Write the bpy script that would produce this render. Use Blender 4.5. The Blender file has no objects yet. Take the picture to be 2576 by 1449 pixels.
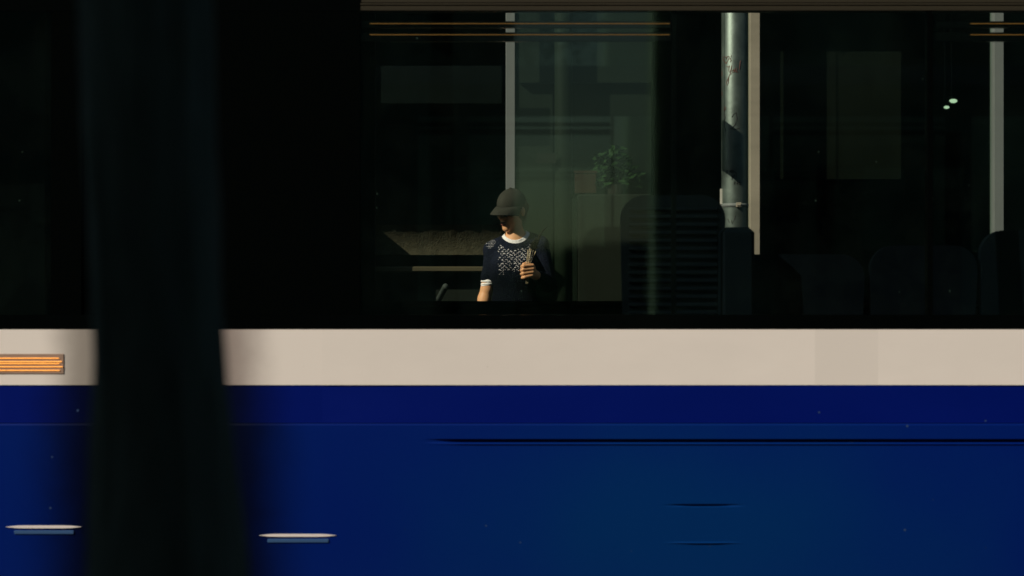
import bpy, math, random
import numpy as np
from mathutils import Vector, Matrix, noise

random.seed(11)
rng = np.random.default_rng(11)
sc = bpy.context.scene
C = sc.collection
R = math.radians

# ------------------------------------------------------------------ camera, sky, sun, exposure
CAMZ = 1.33
cam_d = bpy.data.cameras.new('camera')
cam = bpy.data.objects.new('camera', cam_d)
C.objects.link(cam)
cam.location = (0, 0, CAMZ)
cam.rotation_euler = (R(90), 0, 0)
cam_d.sensor_width = 36
cam_d.lens = 77.65
cam_d.clip_end = 2000
cam_d.dof.use_dof = True
cam_d.dof.focus_distance = 11.0
cam_d.dof.aperture_fstop = 3.5
sc.camera = cam

SUN_TRAVEL = Vector((0.67, 0.50, -0.55)).normalized()
to_sun = -SUN_TRAVEL
world = bpy.data.worlds.new('World')
sc.world = world
world.use_nodes = True
wn = world.node_tree.nodes
sky = wn.new('ShaderNodeTexSky')
sky.sky_type = 'NISHITA'
sky.sun_disc = False
sky.sun_elevation = math.asin(to_sun.z)
sky.sun_rotation = math.atan2(to_sun.x, to_sun.y)
world.node_tree.links.new(sky.outputs[0], wn['Background'].inputs[0])
wn['Background'].inputs[1].default_value = 0.05

sl = bpy.data.lights.new('sun', 'SUN')
sl.energy = 4.4
sl.angle = R(0.5)
sl.color = (1.0, 0.90, 0.76)
sun = bpy.data.objects.new('sun', sl)
C.objects.link(sun)
sun.rotation_euler = SUN_TRAVEL.to_track_quat('-Z', 'Y').to_euler()
sun.location = (-6, -6, 14)

sc.render.engine = 'CYCLES'
sc.cycles.use_denoising = True
sc.cycles.max_bounces = 8
sc.cycles.transparent_max_bounces = 16
vs = sc.view_settings
vs.view_transform = 'Standard'
vs.look = 'None'
vs.exposure = 0.0
vs.gamma = 1.0
vs.use_curve_mapping = False

# ------------------------------------------------------------------ helpers
K = 0.00018


def W(px, D):
    return (px - 1288) * K * D


def Z(py, D):
    return CAMZ + (724.5 - py) * K * D


WL = {}


def link(o, parent=None, base=None):
    C.objects.link(o)
    base = Vector(base) if base is not None else Vector((0, 0, 0))
    WL[o.name] = base
    if parent is not None:
        o.parent = parent
        o.location = base - WL[parent.name]
    else:
        o.location = base
    return o


def empty(name, loc):
    o = bpy.data.objects.new(name, None)
    o.empty_display_size = 0.2
    return link(o, None, loc)


def tag(o, label=None, cat=None, group=None, kind=None):
    if label:
        o['label'] = label
    if cat:
        o['category'] = cat
    if group:
        o['group'] = group
    if kind:
        o['kind'] = kind
    return o


def mesh(name, V, F, mat=None, parent=None, smooth=False):
    V = np.asarray(V, dtype=float)
    lo, hi = V.min(0), V.max(0)
    base = np.array([(lo[0] + hi[0]) / 2, (lo[1] + hi[1]) / 2, lo[2]])
    me = bpy.data.meshes.new(name)
    me.from_pydata((V - base).tolist(), [], [list(map(int, f)) for f in F])
    me.update()
    if mat:
        me.materials.append(mat)
    if smooth:
        me.polygons.foreach_set('use_smooth', [True] * len(me.polygons))
    o = bpy.data.objects.new(name, me)
    return link(o, parent, base)


class MB:
    def __init__(s):
        s.V, s.F = [], []

    def add(s, V, F):
        n = len(s.V)
        s.V += [tuple(v) for v in V]
        s.F += [[i + n for i in f] for f in F]
        return s

    def box(s, x0, x1, y0, y1, z0, z1, ch=0.0):
        if ch <= 0:
            V = [(x, y, z) for z in (z0, z1) for y in (y0, y1) for x in (x0, x1)]
            F = [(0, 2, 3, 1), (4, 5, 7, 6), (0, 1, 5, 4), (2, 6, 7, 3), (0, 4, 6, 2), (1, 3, 7, 5)]
            return s.add(V, F)
        # chamfered box: three nested rings of points
        c = min(ch, (x1 - x0) * .45, (y1 - y0) * .45, (z1 - z0) * .45)
        V = []
        lev = [(z0, c), (z0 + c, 0), (z1 - c, 0), (z1, c)]
        for z, i in lev:
            a, b, d, e = x0 + i, x1 - i, y0 + i, y1 - i
            k = c * 0.6 if i == 0 else c * 0.3
            V += [(a + k, d, z), (b - k, d, z), (b, d + k, z), (b, e - k, z),
                  (b - k, e, z), (a + k, e, z), (a, e - k, z), (a, d + k, z)]
        F = []
        for l in range(3):
            for j in range(8):
                F.append((l * 8 + j, l * 8 + (j + 1) % 8, l * 8 + 8 + (j + 1) % 8, l * 8 + 8 + j))
        F.append(tuple(range(7, -1, -1)))
        F.append(tuple(range(24, 32)))
        return s.add(V, F)

    def tube(s, pts, r, n=10, cap=True):
        pts = [Vector(p) for p in pts]
        rs = r if isinstance(r, (list, tuple)) else [r] * len(pts)
        V, F = [], []
        up = Vector((0, 0, 1))
        for i, p in enumerate(pts):
            t = (pts[min(i + 1, len(pts) - 1)] - pts[max(i - 1, 0)]).normalized()
            a = up if abs(t.z) < .9 else Vector((1, 0, 0))
            u = t.cross(a).normalized()
            v = u.cross(t).normalized()
            for j in range(n):
                an = 2 * math.pi * j / n
                V.append(p + (u * math.cos(an) + v * math.sin(an)) * rs[i])
        for i in range(len(pts) - 1):
            for j in range(n):
                F.append((i * n + j, i * n + (j + 1) % n, (i + 1) * n + (j + 1) % n, (i + 1) * n + j))
        if cap:
            F.append(tuple(range(n - 1, -1, -1)))
            F.append(tuple(range((len(pts) - 1) * n, len(pts) * n)))
        return s.add(V, F)

    def ball(s, c, r, n=14, m=9):
        rx, ry, rz = r if isinstance(r, (tuple, list)) else (r, r, r)
        V = [(c[0], c[1], c[2] - rz)]
        for i in range(1, m):
            a = -math.pi / 2 + math.pi * i / m
            for j in range(n):
                b = 2 * math.pi * j / n
                V.append((c[0] + rx * math.cos(a) * math.cos(b), c[1] + ry * math.cos(a) * math.sin(b), c[2] + rz * math.sin(a)))
        V.append((c[0], c[1], c[2] + rz))
        F = [(0, 1 + (j + 1) % n, 1 + j) for j in range(n)]
        for i in range(m - 2):
            for j in range(n):
                F.append((1 + i * n + j, 1 + i * n + (j + 1) % n, 1 + (i + 1) * n + (j + 1) % n, 1 + (i + 1) * n + j))
        k = len(V) - 1
        F += [(k, 1 + (m - 2) * n + j, 1 + (m - 2) * n + (j + 1) % n) for j in range(n)]
        return s.add(V, F)

    def build(s, name, mat, parent=None, smooth=False):
        return mesh(name, s.V, s.F, mat, parent, smooth)


def bx(name, mat, parent, x0, x1, y0, y1, z0, z1, ch=0.0):
    return MB().box(x0, x1, y0, y1, z0, z1, ch).build(name, mat, parent)


# ------------------------------------------------------------------ materials
def mat(name, col, rough=.6, spec=.3, metal=0., noise_amt=0., nscale=6., bump=0., bscale=40., coat=0., stretch=None, sss=0.):
    m = bpy.data.materials.new(name)
    m.use_nodes = True
    nt = m.node_tree
    b = nt.nodes['Principled BSDF']
    b.inputs['Base Color'].default_value = (*col, 1)
    b.inputs['Roughness'].default_value = rough
    b.inputs['Specular IOR Level'].default_value = spec
    b.inputs['Metallic'].default_value = metal
    b.inputs['Coat Weight'].default_value = coat
    b.inputs['Coat Roughness'].default_value = .08
    if sss:
        b.inputs['Subsurface Weight'].default_value = sss
        b.inputs['Subsurface Radius'].default_value = (1, .35, .2)
        b.inputs['Subsurface Scale'].default_value = .008
    tc = nt.nodes.new('ShaderNodeTexCoord')
    src = tc.outputs['Object']
    if stretch:
        mp = nt.nodes.new('ShaderNodeMapping')
        mp.inputs['Scale'].default_value = stretch
        nt.links.new(src, mp.inputs['Vector'])
        src = mp.outputs['Vector']
    if noise_amt:
        n = nt.nodes.new('ShaderNodeTexNoise')
        n.inputs['Scale'].default_value = nscale
        n.inputs['Detail'].default_value = 8
        n.inputs['Roughness'].default_value = .62
        nt.links.new(src, n.inputs['Vector'])
        rp = nt.nodes.new('ShaderNodeValToRGB')
        rp.color_ramp.elements[0].position = .3
        rp.color_ramp.elements[1].position = .72
        lo = [c * (1 - noise_amt) for c in col]
        hi = [min(1, c * (1 + noise_amt)) for c in col]
        rp.color_ramp.elements[0].color = (*lo, 1)
        rp.color_ramp.elements[1].color = (*hi, 1)
        nt.links.new(n.outputs['Fac'], rp.inputs['Fac'])
        nt.links.new(rp.outputs['Color'], b.inputs['Base Color'])
        mr = nt.nodes.new('ShaderNodeMapRange')
        mr.inputs['To Min'].default_value = max(.02, rough - .12)
        mr.inputs['To Max'].default_value = min(1, rough + .12)
        nt.links.new(n.outputs['Fac'], mr.inputs['Value'])
        nt.links.new(mr.outputs['Result'], b.inputs['Roughness'])
    if bump:
        n2 = nt.nodes.new('ShaderNodeTexNoise')
        n2.inputs['Scale'].default_value = bscale
        n2.inputs['Detail'].default_value = 6
        nt.links.new(src, n2.inputs['Vector'])
        bp = nt.nodes.new('ShaderNodeBump')
        bp.inputs['Strength'].default_value = bump
        bp.inputs['Distance'].default_value = .02
        nt.links.new(n2.outputs['Fac'], bp.inputs['Height'])
        nt.links.new(bp.outputs['Normal'], b.inputs['Normal'])
    return m


def glass(name, tint, refl=1.0, dust=0.0):
    """thin sheet glass: tinted see-through plus a Schlick mirror share"""
    m = bpy.data.materials.new(name)
    m.use_nodes = True
    nt = m.node_tree
    for n in list(nt.nodes):
        nt.nodes.remove(n)
    out = nt.nodes.new('ShaderNodeOutputMaterial')
    lw = nt.nodes.new('ShaderNodeLayerWeight')
    lw.inputs['Blend'].default_value = .5
    p = nt.nodes.new('ShaderNodeMath'); p.operation = 'POWER'
    p.inputs[1].default_value = 5
    nt.links.new(lw.outputs['Facing'], p.inputs[0])
    ma = nt.nodes.new('ShaderNodeMath'); ma.operation = 'MULTIPLY_ADD'
    ma.inputs[1].default_value = .9 * refl
    ma.inputs[2].default_value = .05 * refl
    nt.links.new(p.outputs[0], ma.inputs[0])
    tr = nt.nodes.new('ShaderNodeBsdfTransparent')
    tr.inputs[0].default_value = (*tint, 1)
    gl = nt.nodes.new('ShaderNodeBsdfGlossy')
    gl.inputs['Color'].default_value = (.72, 1.0, .80, 1)
    gl.inputs['Roughness'].default_value = .03
    mx = nt.nodes.new('ShaderNodeMixShader')
    nt.links.new(ma.outputs[0], mx.inputs[0])
    nt.links.new(tr.outputs[0], mx.inputs[1])
    nt.links.new(gl.outputs[0], mx.inputs[2])
    last = mx
    if dust:
        df = nt.nodes.new('ShaderNodeBsdfDiffuse')
        df.inputs[0].default_value = (.20, .34, .26, 1)
        nz = nt.nodes.new('ShaderNodeTexNoise')
        nz.inputs['Scale'].default_value = 3.0
        nz.inputs['Detail'].default_value = 10
        nz.inputs['Roughness'].default_value = .75
        tc = nt.nodes.new('ShaderNodeTexCoord')
        nt.links.new(tc.outputs['Object'], nz.inputs['Vector'])
        mr = nt.nodes.new('ShaderNodeMapRange')
        mr.inputs['From Min'].default_value = .45
        mr.inputs['From Max'].default_value = .8
        mr.inputs['To Max'].default_value = dust
        nt.links.new(nz.outputs['Fac'], mr.inputs['Value'])
        m2 = nt.nodes.new('ShaderNodeMixShader')
        vo = nt.nodes.new('ShaderNodeTexVoronoi')
        vo.inputs['Scale'].default_value = 11
        nt.links.new(tc.outputs['Object'], vo.inputs['Vector'])
        m4 = nt.nodes.new('ShaderNodeMapRange')
        m4.inputs['From Min'].default_value = .050
        m4.inputs['From Max'].default_value = .015
        m4.inputs['To Max'].default_value = .10
        nt.links.new(vo.outputs['Distance'], m4.inputs['Value'])
        mxm = nt.nodes.new('ShaderNodeMath'); mxm.operation = 'MAXIMUM'
        nt.links.new(mr.outputs[0], mxm.inputs[0]); nt.links.new(m4.outputs[0], mxm.inputs[1])
        nt.links.new(mxm.outputs[0], m2.inputs[0])
        nt.links.new(mx.outputs[0], m2.inputs[1])
        nt.links.new(df.outputs[0], m2.inputs[2])
        last = m2
    nt.links.new(last.outputs[0], out.inputs[0])
    return m


def emit(name, col, s):
    m = bpy.data.materials.new(name)
    m.use_nodes = True
    b = m.node_tree.nodes['Principled BSDF']
    b.inputs['Base Color'].default_value = (*[c * .3 for c in col], 1)
    b.inputs['Emission Color'].default_value = (*col, 1)
    b.inputs['Emission Strength'].default_value = s
    return m


M = dict(
    asphalt=mat('asphalt', (.05, .05, .05), .85, noise_amt=.35, nscale=30, bump=.4, bscale=200),
    paving=mat('paving', (.16, .15, .14), .85, noise_amt=.25, nscale=8, bump=.2, bscale=90),
    kerb=mat('kerb_stone', (.25, .24, .22), .8, noise_amt=.2, nscale=12),
    white=mat('cream_paint', (.765, .712, .662), .42, .25, noise_amt=.045, nscale=2.6, stretch=(.45, 1, 1)),
    white2=mat('darker_cream', (.72, .67, .622), .42, .25, noise_amt=.025, nscale=2.2, stretch=(.35, 1, 1)),  # one waist panel slightly darker than its neighbours
    roofp=mat('dark_blue_roof', (.002, .006, .03), .6, .1),
    taupe=mat('taupe_paint', (.33, .285, .26), .5, .2, noise_amt=.05, nscale=3),
    blue=mat('blue_paint', (.0003, .0070, .135), .38, .12, noise_amt=.10, nscale=1.6, stretch=(.35, 1, 1)),
    blue2=mat('deep_blue_paint', (.0003, .0205, .140), .34, .16, noise_amt=.16, nscale=1.3, stretch=(.4, 1, 1)),
    navy=mat('navy_paint', (.0004, .003, .035), .45, .1, noise_amt=.1, nscale=2),
    black=mat('black_gloss', (.0008, .0013, .0012), .12, .18),
    rubber=mat('black_rubber', (.0022, .0032, .003), .8, .06, noise_amt=.2, nscale=10),
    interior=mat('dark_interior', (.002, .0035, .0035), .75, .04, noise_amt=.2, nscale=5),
    header=mat('olive_header_paint', (.030, .026, .017), .45, .2, noise_amt=.15, nscale=1.2, stretch=(.3, 1, 1)),
    glint=mat('golden_glint', (.20, .11, .024), .4, .4),
    seat=mat('navy_seat_shell', (.0008, .0022, .0036), .6, .03, noise_amt=.2, nscale=6),
    seatpad=mat('seat_fabric', (.002, .0035, .006), .9, .05, noise_amt=.3, nscale=40),
    marker=mat('white_marker', (.72, .66, .64), .4, .4),
    pale_blue=mat('pale_blue_plastic', (.035, .085, .20), .4, .3),
    lens=mat('brown_lamp_lens', (.30, .21, .16), .35, .3, noise_amt=.15, nscale=8),
    steel=mat('grey_steel', (.135, .148, .14), .55, .35, noise_amt=.12, nscale=2.5, stretch=(1, 1, .5)),
    steel_warm=mat('weathered_steel', (.27, .235, .18), .5, .35, noise_amt=.3, nscale=1.9, stretch=(.2, .2, 1)),
    pole=mat('galvanised_pole', (.11, .135, .118), .48, .5, metal=.72, noise_amt=.38, nscale=9, bump=.05, bscale=30),
    ink_red=mat('red_marker_ink', (.11, .025, .015), .6),
    ink_dark=mat('dark_marker_ink', (.015, .012, .012), .6),
    paper=mat('pale_paper', (.46, .44, .38), .8, noise_amt=.06, nscale=20),
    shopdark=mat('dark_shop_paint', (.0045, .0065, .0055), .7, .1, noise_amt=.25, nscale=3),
    shopgreen=mat('dark_green_paint', (.0055, .0085, .005), .6, .15, noise_amt=.25, nscale=2.5),
    shopgrey=mat('grey_green_board', (.0085, .0115, .007), .7, .1, noise_amt=.15, nscale=3),
    stucco=mat('olive_stucco', (.050, .046, .028), .95, .05, noise_amt=.25, nscale=30, bump=.35, bscale=110),
    ledge=mat('olive_ledge', (.058, .050, .026), .6, .2, noise_amt=.2, nscale=6, stretch=(.3, 1, 1)),
    counter=mat('taupe_counter', (.016, .0155, .012), .6, .1, noise_amt=.12, nscale=3),
    olive=mat('olive_poster', (.003, .0037, .0018), .7, .1, noise_amt=.3, nscale=2),
    teal=mat('teal_card', (.0012, .0024, .0024), .7, .1),
    redbox=mat('red_card', (.034, .012, .008), .7, .1, noise_amt=.2, nscale=9),
    plant=mat('plant_leaf', (.014, .034, .008), .6, .2, noise_amt=.3, nscale=9),
    pot=mat('dark_pot', (.02, .016, .012), .7),
    skin=mat('skin', (.66, .335, .16), .5, .3, noise_amt=.06, nscale=20, sss=.12),
    lips=mat('lips', (.16, .05, .04), .45, .3),
    knit=mat('navy_knit', (.013, .016, .029), .95, .05, noise_amt=.4, nscale=60, bump=.9, bscale=160),
    lace=mat('openwork_white', (.50, .48, .47), .95, .05, noise_amt=.45, nscale=45),
    frit=mat('black_frit', (.0010, .0016, .0015), .5, .0),
    tee=mat('white_cotton', (.78, .75, .72), .9, .05, noise_amt=.06, nscale=30, bump=.4, bscale=50),
    cap=mat('olive_cap', (.038, .038, .029), .9, .05, noise_amt=.15, nscale=25, bump=.3, bscale=220),
    hair=mat('brown_hair', (.085, .050, .022), .6, .3, noise_amt=.4, nscale=40, bump=.6, bscale=120),
    lens_dark=mat('dark_lens', (.006, .005, .005), .15, .4),
    trousers=mat('dark_trousers', (.012, .012, .016), .9, .05, noise_amt=.2, nscale=20),
    shoe=mat('dark_shoe', (.02, .018, .016), .6),
    stem=mat('cream_stem', (.52, .42, .26), .7, .1, noise_amt=.2, nscale=30),
    flower=mat('dark_seed_head', (.013, .012, .008), .9, .05, noise_amt=.4, nscale=40),
    bark=mat('dark_bark', (.05, .072, .062), .95, .05, noise_amt=.4, nscale=10, bump=.8, bscale=30, stretch=(1, 1, .25)),
    leaf=mat('street_tree_leaf', (.05, .09, .03), .6, .2, noise_amt=.3, nscale=3),
    stone=mat('green_render', (.30, .42, .33), .85, noise_amt=.15, nscale=3, bump=.2, bscale=30),
    wallp=mat('buff_render', (.26, .23, .18), .9, noise_amt=.12, nscale=2),
    wframe=mat('window_frame_paint', (.06, .07, .06), .5),
    grip=mat('grey_rubber_grip', (.035, .045, .038), .7, .2, noise_amt=.2, nscale=40),
    darkmetal=mat('black_tube', (.012, .013, .013), .4, .3),
)


def end_shade(name, col, dark, x_plain, x_dark, rough=.42, spec=.25):
    """paint with shade painted in that deepens towards the joint of the bus"""
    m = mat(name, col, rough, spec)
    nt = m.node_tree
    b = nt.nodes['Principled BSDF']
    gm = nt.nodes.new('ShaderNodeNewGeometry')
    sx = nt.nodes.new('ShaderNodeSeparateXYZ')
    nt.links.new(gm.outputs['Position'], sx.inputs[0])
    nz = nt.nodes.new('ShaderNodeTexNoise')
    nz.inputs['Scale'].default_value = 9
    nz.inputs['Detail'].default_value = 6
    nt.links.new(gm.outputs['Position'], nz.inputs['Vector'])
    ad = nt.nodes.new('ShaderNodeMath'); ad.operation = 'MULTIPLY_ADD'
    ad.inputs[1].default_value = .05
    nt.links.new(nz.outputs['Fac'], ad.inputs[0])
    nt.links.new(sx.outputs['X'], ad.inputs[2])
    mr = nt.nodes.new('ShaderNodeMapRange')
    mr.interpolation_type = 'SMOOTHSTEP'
    mr.inputs['From Min'].default_value = x_plain + .025
    mr.inputs['From Max'].default_value = x_dark + .025
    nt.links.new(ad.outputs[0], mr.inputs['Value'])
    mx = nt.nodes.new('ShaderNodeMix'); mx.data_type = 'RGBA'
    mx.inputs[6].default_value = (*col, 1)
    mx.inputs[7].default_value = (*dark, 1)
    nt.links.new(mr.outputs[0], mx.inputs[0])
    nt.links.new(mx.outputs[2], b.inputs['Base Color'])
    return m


def reflection_blue(name, deep, pale, rough, spec):  # teal reflection patch painted into the lower skirt blue
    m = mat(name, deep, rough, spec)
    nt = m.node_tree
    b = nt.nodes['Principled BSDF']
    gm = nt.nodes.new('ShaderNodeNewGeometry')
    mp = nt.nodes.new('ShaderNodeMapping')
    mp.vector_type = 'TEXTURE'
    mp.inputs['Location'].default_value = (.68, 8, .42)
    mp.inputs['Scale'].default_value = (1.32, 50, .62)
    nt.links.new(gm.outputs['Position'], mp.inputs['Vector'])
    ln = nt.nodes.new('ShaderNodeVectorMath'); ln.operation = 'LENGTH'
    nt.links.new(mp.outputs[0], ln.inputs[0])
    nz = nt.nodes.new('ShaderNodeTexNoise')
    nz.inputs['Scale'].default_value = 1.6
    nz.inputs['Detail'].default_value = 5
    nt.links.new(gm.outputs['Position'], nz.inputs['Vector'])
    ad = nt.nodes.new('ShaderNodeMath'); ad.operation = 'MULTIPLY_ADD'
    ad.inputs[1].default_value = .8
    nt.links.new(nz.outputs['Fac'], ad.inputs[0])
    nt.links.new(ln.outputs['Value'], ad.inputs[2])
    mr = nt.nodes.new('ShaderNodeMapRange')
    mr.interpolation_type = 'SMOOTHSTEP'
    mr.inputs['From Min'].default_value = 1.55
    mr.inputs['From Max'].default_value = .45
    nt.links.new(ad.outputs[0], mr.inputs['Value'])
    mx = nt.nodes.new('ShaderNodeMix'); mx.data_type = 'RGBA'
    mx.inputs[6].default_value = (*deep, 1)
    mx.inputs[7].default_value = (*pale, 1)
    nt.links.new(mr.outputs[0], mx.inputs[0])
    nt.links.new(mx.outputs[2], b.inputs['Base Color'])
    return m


M['blue2'] = reflection_blue('blue_with_reflection', (.0003, .0120, .138), (.0003, .0275, .136), .34, .16)
M['w_endA'] = end_shade('shaded_cream_front', (.765, .712, .662), (.30, .27, .24), W(95, 8), W(215, 8))  # shade at the joint ends painted into the cream and blue
M['w_endB'] = end_shade('shaded_cream_rear', (.765, .712, .662), (.28, .235, .215), W(716, 8), W(570, 8))
M['b_endA'] = end_shade('shaded_blue_front', (.0003, .0070, .135), (.0003, .002, .02), W(40, 8), W(225, 8), .38, .12)
M['b_endB'] = end_shade('shaded_blue_rear', (.0003, .0070, .135), (.0003, .002, .018), W(760, 8), W(575, 8), .38, .12)
M['c_endA'] = end_shade('shaded_deep_blue_front', (.0003, .0125, .138), (.0003, .002, .015), W(20, 8), W(225, 8), .34, .16)
M['c_endB'] = end_shade('shaded_deep_blue_rear', (.0003, .0125, .138), (.0003, .002, .014), W(800, 8), W(600, 8), .34, .16)


def specks(m, col, scale, rad, prob):
    nt = m.node_tree
    b = nt.nodes['Principled BSDF']
    gm = nt.nodes.new('ShaderNodeNewGeometry')
    vo = nt.nodes.new('ShaderNodeTexVoronoi')
    vo.inputs['Scale'].default_value = scale
    nt.links.new(gm.outputs['Position'], vo.inputs['Vector'])
    sp_ = nt.nodes.new('ShaderNodeSeparateColor')
    nt.links.new(vo.outputs['Color'], sp_.inputs[0])
    lt = nt.nodes.new('ShaderNodeMath'); lt.operation = 'LESS_THAN'
    lt.inputs[1].default_value = prob
    nt.links.new(sp_.outputs[0], lt.inputs[0])
    mr = nt.nodes.new('ShaderNodeMapRange')
    mr.inputs['From Min'].default_value = rad * scale
    mr.inputs['From Max'].default_value = rad * scale * .4
    nt.links.new(vo.outputs['Distance'], mr.inputs['Value'])
    mu = nt.nodes.new('ShaderNodeMath'); mu.operation = 'MULTIPLY'
    nt.links.new(lt.outputs[0], mu.inputs[0]); nt.links.new(mr.outputs[0], mu.inputs[1])
    mx = nt.nodes.new('ShaderNodeMix'); mx.data_type = 'RGBA'
    src = b.inputs['Base Color'].links[0].from_socket if b.inputs['Base Color'].links else None
    if src:
        nt.links.new(src, mx.inputs[6])
    else:
        mx.inputs[6].default_value = b.inputs['Base Color'].default_value
    mx.inputs[7].default_value = (*col, 1)
    nt.links.new(mu.outputs[0], mx.inputs[0])
    nt.links.new(mx.outputs[2], b.inputs['Base Color'])


for k_ in ('blue', 'blue2', 'b_endA', 'b_endB', 'c_endA', 'c_endB'):
    specks(M[k_], (.03, .055, .13), 10, .006, .35)
for k_ in ('white', 'white2', 'w_endA', 'w_endB'):
    specks(M[k_], (.52, .47, .42), 9, .005, .4)
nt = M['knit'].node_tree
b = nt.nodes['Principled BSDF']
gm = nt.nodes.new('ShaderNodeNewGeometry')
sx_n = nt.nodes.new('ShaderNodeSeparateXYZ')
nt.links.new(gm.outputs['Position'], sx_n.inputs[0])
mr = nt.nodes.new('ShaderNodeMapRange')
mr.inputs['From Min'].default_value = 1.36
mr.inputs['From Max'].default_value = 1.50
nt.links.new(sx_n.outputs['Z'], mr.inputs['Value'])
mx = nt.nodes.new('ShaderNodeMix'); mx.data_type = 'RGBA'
mx.inputs[6].default_value = (.0025, .0032, .006, 1)  # shade of the lower torso painted into the knit, darker downwards
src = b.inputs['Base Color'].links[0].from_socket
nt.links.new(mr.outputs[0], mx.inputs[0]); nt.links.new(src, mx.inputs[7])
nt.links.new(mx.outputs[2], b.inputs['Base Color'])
G_bus = glass('bus_glass', (.94, .98, .95), .85, dust=.012)
G_shop = glass('shop_glass', (.80, .90, .84), .7)
M['dark_pane'] = mat('dark_window_glass', (.01, .012, .012), .06, .5)
M['led'] = emit('amber_led', (1.0, .40, .07), 2.2)
M['spot'] = emit('pale_lamp', (.62, .80, .55), 1.0)

# ------------------------------------------------------------------ ground, road, pavements
def sheet(name, x0, x1, y0, y1, z, m):
    o = mesh(name, [(x0, y0, z), (x1, y0, z), (x1, y1, z), (x0, y1, z)], [(0, 1, 2, 3)], m)
    return tag(o, kind='structure')


sheet('ground', -300, 300, -300, 300, -.02, M['asphalt'])
sheet('road', -60, 60, 3.3, 11.0, 0.0, M['asphalt'])
PAV = .14
tag(bx('pavement', M['paving'], None, -60, 60, -2.0, 3.15, -.015, PAV), kind='structure')
tag(bx('pavement', M['paving'], None, -60, 60, 11.15, 13.02, -.015, PAV), kind='structure')
tag(bx('kerb', M['kerb'], None, -60, 60, 3.152, 3.298, -.015, PAV + .003, .012), kind='structure')
tag(bx('kerb', M['kerb'], None, -60, 60, 11.002, 11.148, -.015, PAV + .003, .012), kind='structure')

# ------------------------------------------------------------------ building behind the viewer (reflected in the glass)
HB = 9.6
wm = None
for bxa, bxb, lab in ((-26, .02, 'pale green rendered building behind the viewer, left of the alley'), (1.30, 26, 'pale green rendered building behind the viewer, right of the alley')):
    b0 = empty('rendered_building', ((bxa + bxb) / 2, -3.5, 0))
    tag(b0, lab, 'building', 'buildings behind the viewer')
    bx('wall', M['stone'], b0, bxa, bxb, -5, -2.0, 0, HB)
    bx('cornice', M['stone'], b0, bxa, bxb, -2.0, -1.75, HB - .45, HB + .05, .03)
    for fl in range(3):
        for i in range(9):
            cx, z0 = (bxa + 1.6 + i * 2.75, .9 + fl * 3.0)
            if wm is None:
                mb = MB()
                for a in ((-.75, -.65, 0, 1.7), (.65, .75, 0, 1.7), (-.65, .65, 0, .1), (-.65, .65, 1.6, 1.7)):
                    mb.box(cx + a[0], cx + a[1], -2.0, -1.93, z0 + a[2], z0 + a[3])
                w = mb.build('window', M['wframe'], b0)
                p = bx('pane', M['dark_pane'], w, cx - .65, cx + .65, -1.995, -1.965, z0 + .1, z0 + 1.6)
                wm, pm = w, p
                base_w = WL[w.name].copy(); base_p = WL[p.name].copy(); ref = Vector((cx, 0, z0))
            else:
                d = Vector((cx, 0, z0)) - ref
                w = wm.copy(); link(w, b0, base_w + d)
                p = pm.copy(); link(p, w, base_p + d)
o = bx('garden_wall', M['bark'], None, -1.5, 3.0, -9.2, -9.0, -.02, 1.86, .02)
tag(o, 'low dark wall closing the alley behind the viewer', 'wall')

# ------------------------------------------------------------------ shop building across the street
YF = 13.2
DF = YF
shop = empty('shop_building', (0, YF + 3, 0))
tag(shop, 'dark shop front with slim grey steel mullions seen through the bus windows', 'shop')
bx('upper_wall', M['wallp'], shop, -14, 14, YF - .05, YF + 7, 4.72, 9.5)
for i in range(-5, 6):
    mb = MB()
    cx = i * 2.4 + .6
    for a in ((-.6, -.52, 0, 1.6), (.52, .6, 0, 1.6), (-.52, .52, 0, .08), (-.52, .52, 1.52, 1.6)):
        mb.box(cx + a[0], cx + a[1], YF - .11, YF - .052, 5.4 + a[2], 5.4 + a[3])
    w = mb.build('window', M['wframe'], shop)
    bx('pane', M['dark_pane'], w, cx - .52, cx + .52, YF - .09, YF - .055, 5.48, 6.92)
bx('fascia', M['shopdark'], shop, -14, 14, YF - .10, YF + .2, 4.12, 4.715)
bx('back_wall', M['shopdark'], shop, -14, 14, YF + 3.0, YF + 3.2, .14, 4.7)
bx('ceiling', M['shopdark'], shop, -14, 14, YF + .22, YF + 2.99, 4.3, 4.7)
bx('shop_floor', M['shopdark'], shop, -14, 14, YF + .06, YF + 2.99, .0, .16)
# mullions: 612 px apart at this distance
MUL = [59.5 - 612.5 * 3, 59.5 - 612.5 * 2, 59.5 - 612.5, 59.5, 672, 1284, 1898, 2510, 2510 + 612.5, 2510 + 1225, 2510 + 1837]
for i, px in enumerate(MUL):
    w = 12.4 if px != 1284 else 11.6
    x = W(px, DF - .03)
    o = bx('mullion', M['steel_warm'] if px in (1898,) else M['steel'], shop, x - w * K * DF, x + w * K * DF, YF - .06, YF + .05, .14, 4.11, .004)
    if i:
        xa = W(MUL[i - 1], DF - .03) + 13 * K * DF
        xb = x - w * K * DF - .002
        mesh('pane', [(xa, YF + .01, 1.0), (xb, YF + .01, 1.0), (xb, YF + .01, 4.1), (xa, YF + .01, 4.1)], [(0, 1, 2, 3)], G_shop, shop)
        bx('transom', M['shopdark'], shop, xa, xb, YF - .02, YF + .04, 4.1, 4.118)
        bx('plinth_panel', M['shopgreen'], shop, xa, xb, YF - .02, YF + .045, .14, 1.0)
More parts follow.
